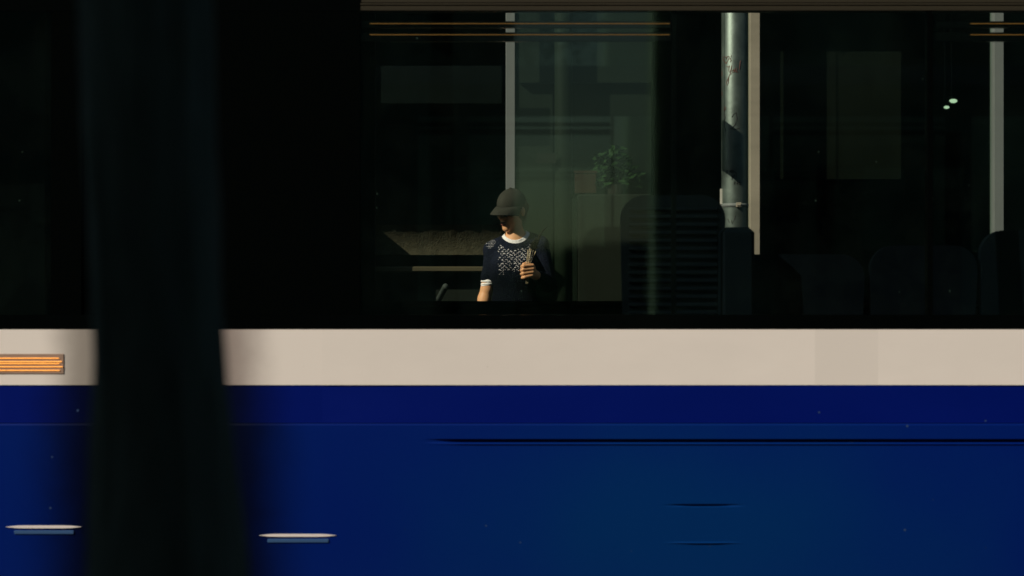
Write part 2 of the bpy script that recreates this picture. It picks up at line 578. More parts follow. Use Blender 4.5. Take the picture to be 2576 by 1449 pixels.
# low rendered wall, shadow gap, ledge and green panel to the left of the walker
d = 13.02
xa, xb = W(942, d), W(1262, d)
nx, nz = 60, 26
z0, z1 = Z(641, d), Z(566, d)
V, F = [], []
for j in range(nz + 1):
    for i in range(nx + 1):
        x = xa + (xb - xa) * i / nx
        z = z0 + (z1 - z0) * j / nz
        t = j / nz
        y = YF - .17 + .035 * t - .108 * t * t + .002 * noise.noise((x * 18, z * 18, 3.1)) + .0015 * noise.noise((x * 50, z * 50, 1))
        V.append((x, y, z))
for j in range(nz):
    for i in range(nx):
        a = j * (nx + 1) + i
        F.append((a, a + 1, a + nx + 2, a + nx + 1))
n0 = len(V)
V += [(xa, YF - .015, z0), (xb, YF - .015, z0), (xb, YF - .015, z1), (xa, YF - .015, z1)]
F += [(n0, n0 + 1, nx, 0), (n0 + 3, nz * (nx + 1), nz * (nx + 1) + nx, n0 + 2), (n0, 0, nz * (nx + 1), n0 + 3), (n0 + 1, n0 + 2, nz * (nx + 1) + nx, nx)]
mesh('rendered_wall', V, F, M['stucco'], shop, True)
bx('added_shade_pier', M['shopdark'], shop, W(840, d), W(938, d), YF - .40, YF - .065, .145, Z(560, d), .01)  # hidden block added to throw shade on the rendered wall
bx('shadow_gap', M['shopdark'], shop, W(942, d), xb, YF - .05, YF - .022, Z(670, d), Z(641.5, d))
bx('ledge', M['ledge'], shop, W(944, d), W(1262, d), YF - .22, YF - .02, Z(684, d), Z(670.5, d), .006)
bx('green_panel', M['shopgreen'], shop, W(942, d), W(1262, d), YF - .12, YF - .024, .15, Z(685, d))
# display in the bay right of the walker
d = 13.40
bx('display_board', M['shopgrey'], shop, W(1306, d), W(1640, d), d, d + .05, Z(208, d), Z(-60, d))
bx('display_back', M['shopgreen'], shop, W(1306, d), W(1640, d), d + .06, d + .1, .2, Z(209, d))
MB().tube([(W(1417, 13.31), 13.31, .16), (W(1417, 13.31), 13.31, 4.28)], 22 * K * 13.31, 24).build('column', M['shopgrey'], shop, True)
bx('side_wall', M['shopdark'], shop, W(1648, d), W(1700, d), YF + .06, YF + 2.9, .16, 4.28)
cnt = bx('display_counter', M['counter'], None, W(1452, 13.3), W(1636, 13.3), 13.25, 13.38, PAV + .02, Z(489, 13.3), .01)
tag(cnt, 'pale taupe display counter inside the shop window right of the walker', 'counter')
bx('side_panel', M['shopgreen'], cnt, W(1440, 13.3), W(1451, 13.3), 13.25, 13.38, PAV + .02, Z(500, 13.3))
# potted plant on the counter
pl = empty('potted_plant', (W(1550, 13.31), 13.31, Z(489, 13.3)))
tag(pl, 'bushy green potted plant standing on the shop display counter', 'plant')
zc = Z(489, 13.3)
MB().tube([(W(1550, 13.31), 13.31, zc), (W(1550, 13.31), 13.31, zc + .06)], [.05, .065], 14).build('pot', M['pot'], pl)
mb = MB()
for i in range(420):
    a, e = random.uniform(0, 6.28), random.uniform(-.1, 1.5)
    r = random.uniform(.04, .17)
    c = Vector((W(1548, 13.31) + math.cos(a) * math.cos(e) * r * .95, 13.31 + math.sin(a) * math.cos(e) * r * .35, zc + .07 + math.sin(e) * r * 1.3))
    u = Vector((random.gauss(0, 1), random.gauss(0, 1), random.gauss(0, .6))).normalized() * random.uniform(.025, .045)
    v = u.orthogonal().normalized() * .016
    mb.add([c - u, c + v, c + u, c - v], [(0, 1, 2, 3)])
mb.build('foliage', M['plant'], pl)
rb = bx('red_box', M['redbox'], None, W(1446, 13.3), W(1500, 13.3), 13.27, 13.33, zc + .002, Z(436, 13.3), .006)
tag(rb, 'small dull red box on the shop counter left of the plant', 'box')
bx('lid', M['redbox'], rb, W(1444, 13.3), W(1502, 13.3), 13.267, 13.333, Z(436, 13.3), Z(430, 13.3))
nt_ = bx('price_card', M['paper'], None, W(1350, 13.26), W(1398, 13.26), 13.235, 13.241, Z(411, 13.26), Z(386, 13.26))
nt_.data.materials[0] = M['counter']
tag(nt_, 'small blank pale card hanging in the shop window above the walker\'s shoulder', 'card')
# posters in the other bays
d = 13.3
for a in ((960, 1262, 168, 262, 'teal'),):
    o = bx('window_poster', M[a[4]], None, W(a[0], d), W(a[1], d), d - .06, d - .055, Z(a[3], d), Z(a[2], d))
    o['category'] = 'poster'
    o['label'] = {168: 'wide dark green banner inside the shop window left of the tall mullion',
                  }[a[2]]
o = bx('window_poster', M['olive'], None, W(1924, d), W(2262, d), d - .06, d - .055, Z(452, d), Z(132, d))
tag(o, 'large faint olive poster in the dark shop window right of the scribbled pole', 'poster')
o = MB().add([(W(1968, d), d - .064, Z(375, d)), (W(2030, d), d - .064, Z(350, d)), (W(2075, d), d - .064, Z(352, d)), (W(2010, d), d - .064, Z(415, d)),
              (W(1968, d), d - .0605, Z(375, d)), (W(2030, d), d - .0605, Z(350, d)), (W(2075, d), d - .0605, Z(352, d)), (W(2010, d), d - .0605, Z(415, d))],
             [(0, 3, 2, 1), (4, 5, 6, 7), (0, 1, 5, 4), (1, 2, 6, 5), (2, 3, 7, 6), (3, 0, 4, 7)]).build('paper_scrap', M['teal'], None)
tag(o, 'faint teal paper wedge stuck over the olive poster', 'paper')
for (px, py, w, h, lab) in ((2398, 254, 10, 5.0, 'larger and upper of two small lit spot lamps deep in the shop'), (2381, 270, 7, 3.6, 'smaller and lower of two small lit spot lamps deep in the shop')):
    d = 15.4
    x, z = W(px, d), Z(py, d)
    e = empty('spot_lamp', (x, d, z))
    tag(e, lab, 'lamp', 'lit spot lamps in the shop')
    MB().ball((x, d, z), (w * K * d, .02, h * K * d), 12, 8).build('bulb', M['spot'], e, True)
    MB().tube([(x, d + .01, z), (x, d + .12, z + .02)], [w * K * d * 1.05, w * K * d * .8], 12).build('housing', M['darkmetal'], e)
    MB().tube([(x, d + .08, z + .02), (x, d + .08, 4.29)], .006, 6).build('hanger', M['darkmetal'], e)

# ------------------------------------------------------------------ metal pole with scribbles
DP = 12.9
PX, PR = W(1848.5, DP), 33.5 * K * DP
pole = empty('metal_pole', (PX, DP, PAV))
tag(pole, 'thick round galvanised pole with marker scribbles beside a bright steel mullion', 'pole')
MB().tube([(PX, DP, PAV), (PX, DP, 1.0), (PX, DP, 2.0), (PX, DP, 4.6)], PR, 48).build('shaft', M['pole'], pole, True)
MB().tube([(PX, DP, PAV), (PX, DP, PAV + .05)], [PR * 1.9, PR * 1.8], 32).build('foot_flange', M['steel'], pole)
zc = Z(517, DP)
band = MB().tube([(PX, DP, zc - .011), (PX, DP, zc + .011)], PR * 1.025, 48).build('clamp_band', M['steel'], pole, True)
mb = MB().box(PX - .002, PX + .03, DP - PR - .020, DP - PR - .001, zc - .014, zc + .014, .003)
mb.tube([(PX + .004, DP - PR - .018, zc), (PX + .024, DP - PR - .018, zc)], .008, 8)
mb.build('buckle', M['steel_warm'], band)


def ink(name, strokes, m, r=.0024):
    mb = MB()
    for st in strokes:
        pts = []
        for (px, py) in st:
            x = W(px, DP - PR)
            dx = max(-.97, min(.97, (x - PX) / PR))
            pts.append((PX + dx * PR * 1.004, DP - math.sqrt(1 - dx * dx) * PR * 1.004, Z(py, DP - PR)))
        mb.tube(pts, r, 5)
    return mb.build(name, m, pole)


def sp(x, y):  # zoom 1 -> 2576 space
    return ((2280 + x * .13805) / 1.2698, (140 + y * .13805) / 1.2698)


heart = [(300, 450), (235, 340), (232, 300), (262, 282), (296, 300), (300, 350), (318, 300), (345, 280), (365, 300), (350, 350), (300, 450)]
S = [[sp(*p) for p in heart],
     [sp(*p) for p in [(408, 265), (400, 300)]],
     [sp(*p) for p in [(405, 320), (375, 335), (378, 355), (408, 375), (400, 405), (370, 415)]],
     [sp(*p) for p in [(310, 515), (345, 535), (368, 500), (350, 620), (370, 660), (398, 600), (418, 500), (400, 640), (345, 790), (300, 890), (320, 960), (345, 900), (350, 760), (420, 680)]],
     [sp(*p) for p in [(470, 600), (430, 620), (430, 655), (462, 660), (478, 620), (455, 585)]],
     [sp(*p) for p in [(505, 560), (485, 650), (515, 660), (540, 570), (525, 655), (565, 655)]],
     [sp(*p) for p in [(625, 385), (605, 480), (600, 590)]],
     [sp(*p) for p in [(180, 610), (205, 640), (185, 720)]],
     [sp(*p) for p in [(200, 1080), (180, 1170)]]]
ink('heart_lettering', S, M['ink_red'])
S = [[(1825.0, 268.5), (1822, 273), (1824, 278), (1827.5, 272), (1826, 268), (1824.2, 271)]]
ink('small_heart', S, M['ink_red'])
S = [[(1824, 285), (1826, 297), (1823.5, 305), (1824, 316), (1827, 330)],
     [(1841, 295), (1845, 288), (1852, 283), (1854, 300), (1850, 313), (1842, 322), (1837, 323.5), (1848, 326), (1860, 323)]]
ink('looping_scrawl', S, M['ink_dark'])


def sq(x, y):  # zoom 3
    return ((2260 + x * .16556) / 1.2698, (500 + y * .16556) / 1.2698)


GL = {'i': [[(0, 0), (0, 1)], [(0, 1.35), (.08, 1.4)]], 'r': [[(0, 1), (0, 0)], [(0, .7), (.5, 1)]],
      'o': [[(.3, 1), (0, .5), (.3, 0), (.6, .5), (.3, 1)]], 'n': [[(0, 0), (0, 1)], [(0, .7), (.4, 1), (.55, .6), (.55, 0)]],
      'c': [[(.6, .8), (.3, 1), (0, .5), (.3, 0), (.6, .2)]], 'g': [[(.55, .8), (.25, 1), (0, .55), (.25, .15), (.55, .4), (.55, -.6), (.25, -.9), (0, -.6)]],
      'l': [[(0, 1.7), (0, 0)]], 'w': [[(0, 1), (.2, 0), (.4, .8), (.6, 0), (.8, 1)]], 'e': [[(0, .5), (.6, .5), (.35, 1), (0, .5), (.3, 0), (.6, .2)]],
      'a': [[(.6, .9), (.2, 1), (0, .4), (.3, 0), (.6, .4), (.6, 1), (.65, 0)]], 'x': [[(0, 0), (.6, 1)], [(0, 1), (.6, 0)]],
      'N': [[(0, 0), (.1, 1.2), (.5, 0), (.6, 1.2)]]}


def word(t, x, y, h, adv):
    out = []
    for ch in t:
        for st in GL[ch]:
            out.append([sq(x + p[0] * h * .62, y - p[1] * h) for p in st])
        x += adv if ch not in 'il' else adv * .55
    return out


ink('dark_lettering', word('ironic', 368, 318, 58, 38) + word('girl', 462, 400, 52, 36) + word('Now', 515, 540, 46, 46)
    + [[sq(395, 1200), sq(425, 1270)], [sq(460, 1230), sq(480, 1300), sq(500, 1240)], [sq(540, 1140), sq(515, 1230)]], M['ink_dark'], .0022)
# small pale plate hung on the pole's left side, and the box it belongs to
d = DP - .02
x = [W(1800.8, d), W(1815.5, d), W(1815.8, d), W(1807.5, d)]
z = [Z(475, d), Z(475, d), Z(514, d), Z(514, d)]
yb = DP + .03
MB().add([(x[0], d, z[0]), (x[1] + .01, d, z[1]), (x[2] + .01, d, z[2]), (x[3], d, z[3]), (x[0], yb, z[0]), (x[1] + .01, yb, z[1]), (x[2] + .01, yb, z[2]), (x[3], yb, z[3])],
         [(0, 3, 2, 1), (4, 5, 6, 7), (0, 1, 5, 4), (1, 2, 6, 5), (2, 3, 7, 6), (3, 0, 4, 7)]).build('pale_plate', M['paper'], pole)
bx('cable_box', M['steel'], pole, W(1808, d), W(1818, d), d, yb, Z(640, d), Z(516, d), .004)

hs = empty('added_shade_board', (PX - .36, 12.66, 2.3))  # out-of-view board added to cast a dark patch on the pole
tag(hs, 'unseen dark board added on a bracket to shade the scribbled pole', 'shade board')
bx('added_board', M['shopgreen'], hs, PX - .37, PX - .345, 12.46, 12.67, 2.25, 2.54, .006)
for yy_ in (12.49, 12.64):
    MB().tube([(PX - .357, yy_, 2.535), (PX - .357, yy_, 3.60)], .003, 6).build('added_board_rod', M['darkmetal'], hs)
MB().tube([(PX - .357, 12.46, 3.60), (PX - .357, YF - .05, 3.60)], .010, 10).build('bracket', M['darkmetal'], hs)

# ------------------------------------------------------------------ parked kick scooter (only its grip shows above the far sill)
sx, sy = W(1085, 12.75), 12.75
sco = empty('kick_scooter', (sx, sy, PAV))
tag(sco, 'parked dark kick scooter with a slanting grey rubber grip by the low wall', 'scooter')
gt = Vector((W(1123, 12.7), 12.62, Z(719, 12.7)))
gb = Vector((W(1103, 12.75), 12.86, Z(752, 12.75)))
mb = MB().tube([gb + (gb - gt) * .9, gb], .011, 10)
mb.build('handlebar', M['darkmetal'], sco)
pts = [gb + (gt - gb) * t for t in np.linspace(0, 1, 21)]
MB().tube(pts, [.0165 + .0015 * (i % 2) for i in range(20)] + [.012], 14).build('grip', M['grip'], sco, True)
st = gb + (gb - gt) * .9
MB().tube([st, (sx - .12, sy + .08, PAV + .16)], .017, 10).build('stem', M['darkmetal'], sco)
bx('deck', M['darkmetal'], sco, sx - .75, sx - .14, sy + .02, sy + .14, PAV + .09, PAV + .12, .01)
for xx in (sx - .1, sx - .8):
    w = MB().tube([(xx, sy + .06, PAV + .10), (xx, sy + .10, PAV + .10)], .10, 24).build('wheel', M['rubber'], sco)
    MB().tube([(xx, sy + .055, PAV + .10), (xx, sy + .105, PAV + .10)], .055, 16).build('rim', M['steel'], w)

# ------------------------------------------------------------------ the walker
HX, HY = W(1290, 12.4), 12.4


def surface_nets(D, org, h):
    s = D < 0
    nx, ny, nz = D.shape
    c = np.zeros((nx - 1, ny - 1, nz - 1), np.int8)
    for a in (0, 1):
        for b in (0, 1):
            for e in (0, 1):
                c += s[a:nx - 1 + a, b:ny - 1 + b, e:nz - 1 + e]
    act = (c > 0) & (c < 8)
    I = np.argwhere(act)
    idx = -np.ones(act.shape, np.int64)
    idx[act] = np.arange(len(I))
    acc = np.zeros((len(I), 3)); cnt = np.zeros(len(I))
    cor = [(a, b, e) for a in (0, 1) for b in (0, 1) for e in (0, 1)]
    for p in cor:
        for ax in range(3):
            if p[ax]:
                continue
            q = list(p); q[ax] = 1
            d0 = D[I[:, 0] + p[0], I[:, 1] + p[1], I[:, 2] + p[2]]
            d1 = D[I[:, 0] + q[0], I[:, 1] + q[1], I[:, 2] + q[2]]
            cr = (d0 < 0) != (d1 < 0)
            t = np.where(cr, d0 / np.where(d0 == d1, 1, d0 - d1), 0)
            pt = np.tile(np.array(p, float), (len(I), 1))
            pt[:, ax] += t
            acc[cr] += pt[cr]; cnt[cr] += 1
    V = (I + acc / cnt[:, None]) * h + org
    Q = []
    for ax in range(3):
        o1, o2 = [(1, 2), (2, 0), (0, 1)][ax]
        sl0 = [slice(None)] * 3; sl1 = [slice(None)] * 3
        sl0[ax] = slice(0, -1); sl1[ax] = slice(1, None)
        A, B = s[tuple(sl0)], s[tuple(sl1)]
        E = np.argwhere(A != B)
        E = E[(E[:, o1] > 0) & (E[:, o2] > 0) & (E[:, o1] < D.shape[o1] - 1) & (E[:, o2] < D.shape[o2] - 1)]
        ins = A[E[:, 0], E[:, 1], E[:, 2]]
        def ci(d1, d2):
            q = E.copy(); q[:, o1] -= d1; q[:, o2] -= d2
            return idx[q[:, 0], q[:, 1], q[:, 2]]
        q = np.stack([ci(1, 1), ci(0, 1), ci(0, 0), ci(1, 0)], 1)
        q[~ins] = q[~ins][:, ::-1]
        Q.append(q)
    return V, np.concatenate(Q)


class Field:
    def __init__(s, lo, hi, h):
        s.lo, s.h = np.array(lo, float), h
        n = np.ceil((np.array(hi) - s.lo) / h).astype(int) + 1
        s.ax = [s.lo[i] + h * np.arange(n[i]) for i in range(3)]
        s.D = np.full(tuple(n), .2, np.float32)

    def _sub(s, lo, hi):
        sl = []
        for i in range(3):
            a = int(np.clip(np.floor((lo[i] - s.lo[i]) / s.h), 0, s.D.shape[i]))
            b = int(np.clip(np.ceil((hi[i] - s.lo[i]) / s.h) + 1, 0, s.D.shape[i]))
            sl.append(slice(a, b))
        P = np.stack(np.meshgrid(*[s.ax[i][sl[i]] for i in range(3)], indexing='ij'), -1)
        return tuple(sl), P

    def cone(s, a, b, ra, rb, k=.01, sub=False, grow=0.):
        a, b = np.array(a, float), np.array(b, float)
        ra += grow; rb += grow
        m = max(ra, rb) + .05
        sl, P = s._sub(np.minimum(a, b) - m, np.maximum(a, b) + m)
        ab = b - a
        t = np.clip(((P - a) @ ab) / (ab @ ab), 0, 1)
        d = np.linalg.norm(P - a - t[..., None] * ab, axis=-1) - (ra + (rb - ra) * t)
        s._put(sl, d.astype(np.float32), k, sub)
        return s

    def ell(s, c, r, k=.01, sub=False, rot=None, grow=0.):
        c, r = np.array(c, float), np.array(r, float) + grow
        m = r.max() + .05
        sl, P = s._sub(c - m, c + m)
        q = P - c
        if rot is not None:
            q = q @ np.array(rot)          # world -> local (rot columns are local axes)
        k0 = np.linalg.norm(q / r, axis=-1)
        k1 = np.linalg.norm(q / (r * r), axis=-1)
        d = k0 * (k0 - 1) / np.maximum(k1, 1e-6)
        s._put(sl, d.astype(np.float32), k, sub)
        return s

    def mesh(s, name, m, parent):
        V, Q = surface_nets(s.D, s.lo, s.h)
        V = V + np.array([HX, HY, PAV])
        return mesh(name, V, Q, m, parent, True)


def _put(s, sl, d, k, sub):
    if d.size == 0:
        return
    a = s.D[sl]
    if sub:
        s.D[sl] = np.maximum(a, -d)
        return
    if k > 0:
        h = np.clip(.5 + .5 * (d - a) / k, 0, 1)      # h=1 -> a wins
        s.D[sl] = d * (1 - h) + a * h - k * h * (1 - h)
    else:
        s.D[sl] = np.minimum(a, d)


Field._put = _put

person = empty('person', (HX, HY, PAV))
tag(person, 'person in dark cap and navy openwork sweater holding a bunch of stems', 'person')

# head frame: turned to the picture's left and looking down
YAW, PIT, ROLL = R(-38), R(14), R(4)
Hc = np.array([-.008, -.016, 1.628])
Rh = np.array(Matrix.Rotation(YAW, 3, 'Z') @ Matrix.Rotation(PIT, 3, 'X') @ Matrix.Rotation(ROLL, 3, 'Y'))
HS = .93


def H(x, y, z):
    return Hc + Rh @ (np.array([x, y, z]) * HS)


def he(F, c, r, k=.01, sub=False):
    F.ell(H(*c), np.array(r) * HS, k, sub, Rh)


def hc(F, a, b, ra, rb, k=.01, sub=False):
    F.cone(H(*a), H(*b), ra * HS, rb * HS, k, sub)


def torso(F, g):
    F.ell((.006, .012, 1.30), (.138, .098, .175), .03, grow=g)
    F.ell((-.055, -.050, 1.315), (.058, .045, .06), .03, grow=g)
    F.ell((.060, -.048, 1.315), (.058, .045, .06), .03, grow=g)
    F.cone((-.112, .008, 1.402), (.02, .02, 1.455), .050, .052, .03, grow=g)
    F.cone((.150, .022, 1.432), (.03, .02, 1.465), .048, .052, .03, grow=g)
    F.cone((.012, .022, 1.38), (.015, .018, 1.49), .085, .056, .03, grow=g)
    F.ell((.010, .012, 1.08), (.122, .088, .20), .04, grow=g)
    F.ell((.010, .018, .93), (.150, .108, .13), .04, grow=g)


def r_arm(F, g, end=1.0):
    F.cone((-.118, .008, 1.395), (-.144, .022, 1.225), .046, .036, .012, grow=g)


NECK = ((.012, -.045, 1.527), (.092, .17, .088))
# skin: one continuous figure
F = Field((-.30, -.30, 0.0), (.32, .24, 1.80), .0042)
torso(F, -.012)
F.cone((.014, .004, 1.43), (.008, .010, 1.56), .054, .043, .02)
he(F, (0, .012, .030), (.073, .091, .088), .01)
he(F, (0, -.030, -.035), (.053, .060, .070), .025)
he(F, (0, -.068, -.098), (.023, .021, .021), .022)
he(F, (0, -.050, .026), (.056, .036, .030), .02)
he(F, (.036, -.062, -.022), (.022, .018, .018), .02)
he(F, (-.036, -.062, -.022), (.022, .018, .018), .02)
hc(F, (0, -.088, .012), (0, -.106, -.026), .008, .0125, .008)
he(F, (.012, -.096, -.031), (.008, .009, .007), .006)
he(F, (-.012, -.096, -.031), (.008, .009, .007), .006)
for sx_ in (-1, 1):
    he(F, (sx_ * .030, -.102, .004), (.015, .012, .010), 0, True)
    he(F, (sx_ * .075, .014, -.008), (.010, .020, .031), .006)
    he(F, (sx_ * .030, -.086, .004), (.012, .012, .010), .004)
he(F, (0, -.089, -.058), (.021, .009, .006), .005)
he(F, (0, -.087, -.070), (.019, .009, .007), .005)
he(F, (0, -.100, -.0635), (.020, .012, .0030), 0, True)
# right arm (picture left), upper arm, elbow, forearm, hand
F.cone((-.112, .008, 1.395), (-.142, .022, 1.19), .036, .033, .015)
F.cone((-.142, .022, 1.21), (-.160, .022, 1.13), .032, .036, .015)
F.cone((-.160, .022, 1.13), (-.196, -.040, .93), .035, .023, .015)
F.cone((-.196, -.040, .93), (-.199, -.055, .87), .025, .030, .015)
for i, (dy, L) in enumerate(((-.030, .075), (-.010, .085), (.010, .080), (.028, .062))):
    a = np.array([-.199, -.055 + dy, .85]); b = a + np.array([.004, -.006, -.5 * L]); c = b + np.array([.014, -.012, -.42 * L])
    F.cone(a, b, .0095, .0088, .004); F.cone(b, c, .0088, .0075, .004)
F.cone((-.188, -.080, .89), (-.178, -.105, .845), .011, .0095, .006)
F.cone((-.178, -.105, .845), (-.172, -.112, .82), .0095, .008, .004)
# left arm: upper arm down, forearm raised, fist closed round the stems
F.cone((.150, .022, 1.425), (.205, .028, 1.205), .038, .034, .015)
F.cone((.205, .028, 1.205), (.118, -.150, 1.268), .036, .025, .015)
F.ell((.106, -.166, 1.284), (.023, .026, .042), .012)
for i in range(4):
    z = 1.3155 - i * .0185
    L = (.0, .004, .002, -.006)[i]
    kx = .110 - (.0, -.002, .0, .004)[i]
    K0 = np.array([kx, -.190, z]); K1 = np.array([.060 - L, -.214 + i * .002, z - .004 - i * .002])
    K2 = np.array([.050 - L * .6, -.184, z - .007 - i * .002]); K3 = np.array([.074, -.171, z - .007])
    F.cone(K0, K1, .0104, .0096, .0022); F.cone(K1, K2, .0096, .0088, .002); F.cone(K2, K3, .0088, .008, .002)
F.cone((.104, -.158, 1.302), (.082, -.168, 1.325), .0125, .011, .006)
F.cone((.082, -.168, 1.325), (.060, -.182, 1.322), .011, .009, .004)
# legs
for s_ in (-1, 1):
    F.cone((.01 + s_ * .08, .018, .92), (.01 + s_ * .085, .012, .50), .075, .050, .02)
    F.cone((.01 + s_ * .085, .012, .50), (.01 + s_ * .09, .03, .09), .048, .034, .02)
    F.cone((.01 + s_ * .09, .03, .06), (.01 + s_ * .10, -.11, .035), .032, .026, .02)
body = F.mesh('body', M['skin'], person)
F = Field((-.12, -.16, 1.48), (.10, .02, 1.62), .0022)
he(F, (0, -.0935, -.0575), (.0225, .0055, .0050), .003)
he(F, (0, -.0920, -.0700), (.0200, .0058, .0062), .003)
he(F, (0, -.1000, -.0640), (.0230, .0120, .0022), 0, True)
F.mesh('lips', M['lips'], body)

# cotton T-shirt: collar and rolled cuff show
F = Field((-.20, -.16, 1.05), (.24, .18, 1.60), .0034)
torso(F, .001)
F.ell(NECK[0], np.array(NECK[1]) - np.array([.020, 0, .020]), 0, True)
F.D[:, :, :8] = .02
F.mesh('shirt', M['tee'], person)
F = Field((-.21, -.04, 1.17), (-.08, .09, 1.26), .0026)
for i, (t, rr) in enumerate(((0, .0405), (.35, .0440), (.7, .0425), (1, .0400))):
    c = np.array([-.136, .021, 1.234]) + np.array([-.005, .001, -.026]) * t
    F.ell(c + np.array([0, 0, .002 * math.sin(i * 2)]), (rr, rr, .0105), .002, rot=np.array(Matrix.Rotation(R(8 - 6 * i), 3, 'Y')))
F.mesh('rolled_cuff', M['tee'], person)

# openwork sweater
F = Field((-.26, -.27, .80), (.30, .20, 1.60), .0038)
torso(F, .006)
F.cone((-.110, .008, 1.398), (-.140, .022, 1.250), .047, .040, .012)
F.cone((.150, .022, 1.430), (.205, .028, 1.210), .050, .046, .012)
F.cone((.205, .028, 1.210), (.140, -.105, 1.255), .044, .034, .012)
F.ell(NECK[0], NECK[1], 0, True)
F.D[:, :, :9] = .02
Pm = np.stack(np.meshgrid(*F.ax, indexing='ij'), -1)
F.D += (.0022 * np.sin(46 * Pm[..., 2] + 24 * Pm[..., 0] + 2.2 * np.sin(26 * Pm[..., 0] + 9 * Pm[..., 1])) * np.clip((1.42 - Pm[..., 2]) * 8, 0, 1)).astype(np.float32)
SW = F
sweater = F.mesh('sweater', M['knit'], person)
# rib at the neck of the sweater
# lace openings: little slanted lozenges of the white shirt, following the knit columns
mb = MB()
Dp = SW.D


def front_y(x, z):
    i = int(round((x - SW.lo[0]) / SW.h)); k = int(round((z - SW.lo[2]) / SW.h))
    if not (0 <= i < Dp.shape[0] and 0 <= k < Dp.shape[2]):
        return None
    col = Dp[i, :, k]
    w = np.where(col < 0)[0]
    if len(w) == 0 or w[0] == 0:
        return None
    j = w[0]
    return SW.lo[1] + SW.h * (j - 1 + col[j - 1] / (col[j - 1] - col[j]))


def lozenge(x, z, L, Wd, ang):
    P = []
    for (u, v) in ((-L, 0), (-L * .4, Wd), (L * .4, Wd), (L, 0), (L * .4, -Wd), (-L * .4, -Wd)):
        xx = x + u * math.cos(ang) - v * math.sin(ang)
        zz = z + u * math.sin(ang) + v * math.cos(ang)
        y = front_y(xx, zz)
        if y is None or y > .03:
            return
        P.append((xx + HX, y - .0012 + HY, zz + PAV))
    mb.add(P, [(0, 1, 2, 3, 4, 5)])


col = 0
x = -.090
while x < .112:
    z = 1.430 + random.uniform(-.003, .003)
    r = 0
    while z > 1.262:
        top = 1.425 - 1.2 * max(0, .055 - abs(x - .0)) * .5
        d0 = math.hypot((x - NECK[0][0]) / .125, (z - 1.527) / .124)
        low = 1.262 + max(0, x + .06) * .35 + random.uniform(-.008, .012)
        if d0 > 1 and z > low and x > -.090 + .020 * random.random() and random.random() > .07:
            sgn = 1 if (r + col) % 2 else -1
            sz = random.uniform(.55, 1.15) * (1 - .45 * max(0, (1.315 - z) / .06))
            lozenge(x + sgn * .0024 + random.uniform(-.0018, .0018), z + random.uniform(-.002, .002), .0058 * sz, .0020 * sz, sgn * R(38) + random.uniform(-.2, .2))
        z -= .0115
        r += 1
    x += .0122
    col += 1
for i in range(10):
    for j in range(8):
        xx, zz = -.160 + j * .0088 + (i % 2) * .0044, 1.482 - i * .0085
        if math.hypot((xx + .128) / .03, (zz - 1.447) / .034) < 1:
            lozenge(xx, zz, random.uniform(.0026, .0042), .0014, R(25) * (1 if j % 2 else -1) + random.uniform(-.3, .3))
mb.build('lace_openings', M['lace'], sweater)

# trousers and shoes
F = Field((-.22, -.2, .04), (.24, .2, 1.02), .006)
F.ell((.010, .018, .90), (.152, .11, .12), .03)
for s_ in (-1, 1):
    F.cone((.01 + s_ * .078, .018, .88), (.01 + s_ * .085, .012, .50), .088, .062, .012)
    F.cone((.01 + s_ * .085, .012, .50), (.01 + s_ * .09, .03, .10), .062, .052, .012)
F.mesh('trousers', M['trousers'], person)
for s_ in (-1, 1):
    F = Field((-.24, -.24, -.02), (.24, .14, .16), .005)
    cx = .01 + s_ * .095
    F.cone((cx, .045, .045), (cx + s_ * .008, -.13, .036), .043, .036, .02)
    F.cone((cx - s_ * .004, .03, .06), (cx - s_ * .004, .03, .10), .042, .038, .02)
    kz = int(round(.02 / F.h)); F.D[:, :, :kz] = .02
    F.mesh('shoe', M['shoe'], person)

# hair, cap, glasses
F = Field((-.14, -.16, 1.46), (.20, .20, 1.80), .0042)
he(F, (0, .030, .020), (.079, .082, .088), .01)
he(F, (0, .062, -.035), (.058, .045, .045), .02)
he(F, (0, .112, -.020), (.036, .034, .034), .012)
he(F, (.01, .135, -.005), (.020, .016, .022), .006)
he(F, (.070, .010, .010), (.010, .026, .03), .01)
he(F, (-.064, -.040, .018), (.010, .022, .022), .008)
he(F, (-.062, -.052, .004), (.007, .008, .016), .006)
he(F, (0, -.085, -.030), (.060, .070, .12), 0, True)
he(F, (.075, .012, -.010), (.014, .020, .030), 0, True)
P = np.stack(np.meshgrid(*F.ax, indexing='ij'), -1)
F.D += (.0022 * np.sin(P[..., 0] * 900 + np.sin(P[..., 2] * 120) * 2) * np.cos(P[..., 1] * 260)).astype(np.float32)
F.mesh('hair', M['hair'], person)

F = Field((-.16, -.17, 1.56), (.16, .16, 1.82), .0036)
he(F, (0, .008, .034), (.081, .104, .095), 0)
q = (P_ := np.stack(np.meshgrid(*F.ax, indexing='ij'), -1)) - Hc
ql = (q @ Rh) / HS
cut = (.030 + .03 * np.clip(-ql[..., 1], -.1, .1)) - ql[..., 2]
F.D = np.maximum(F.D, (cut * .9).astype(np.float32))
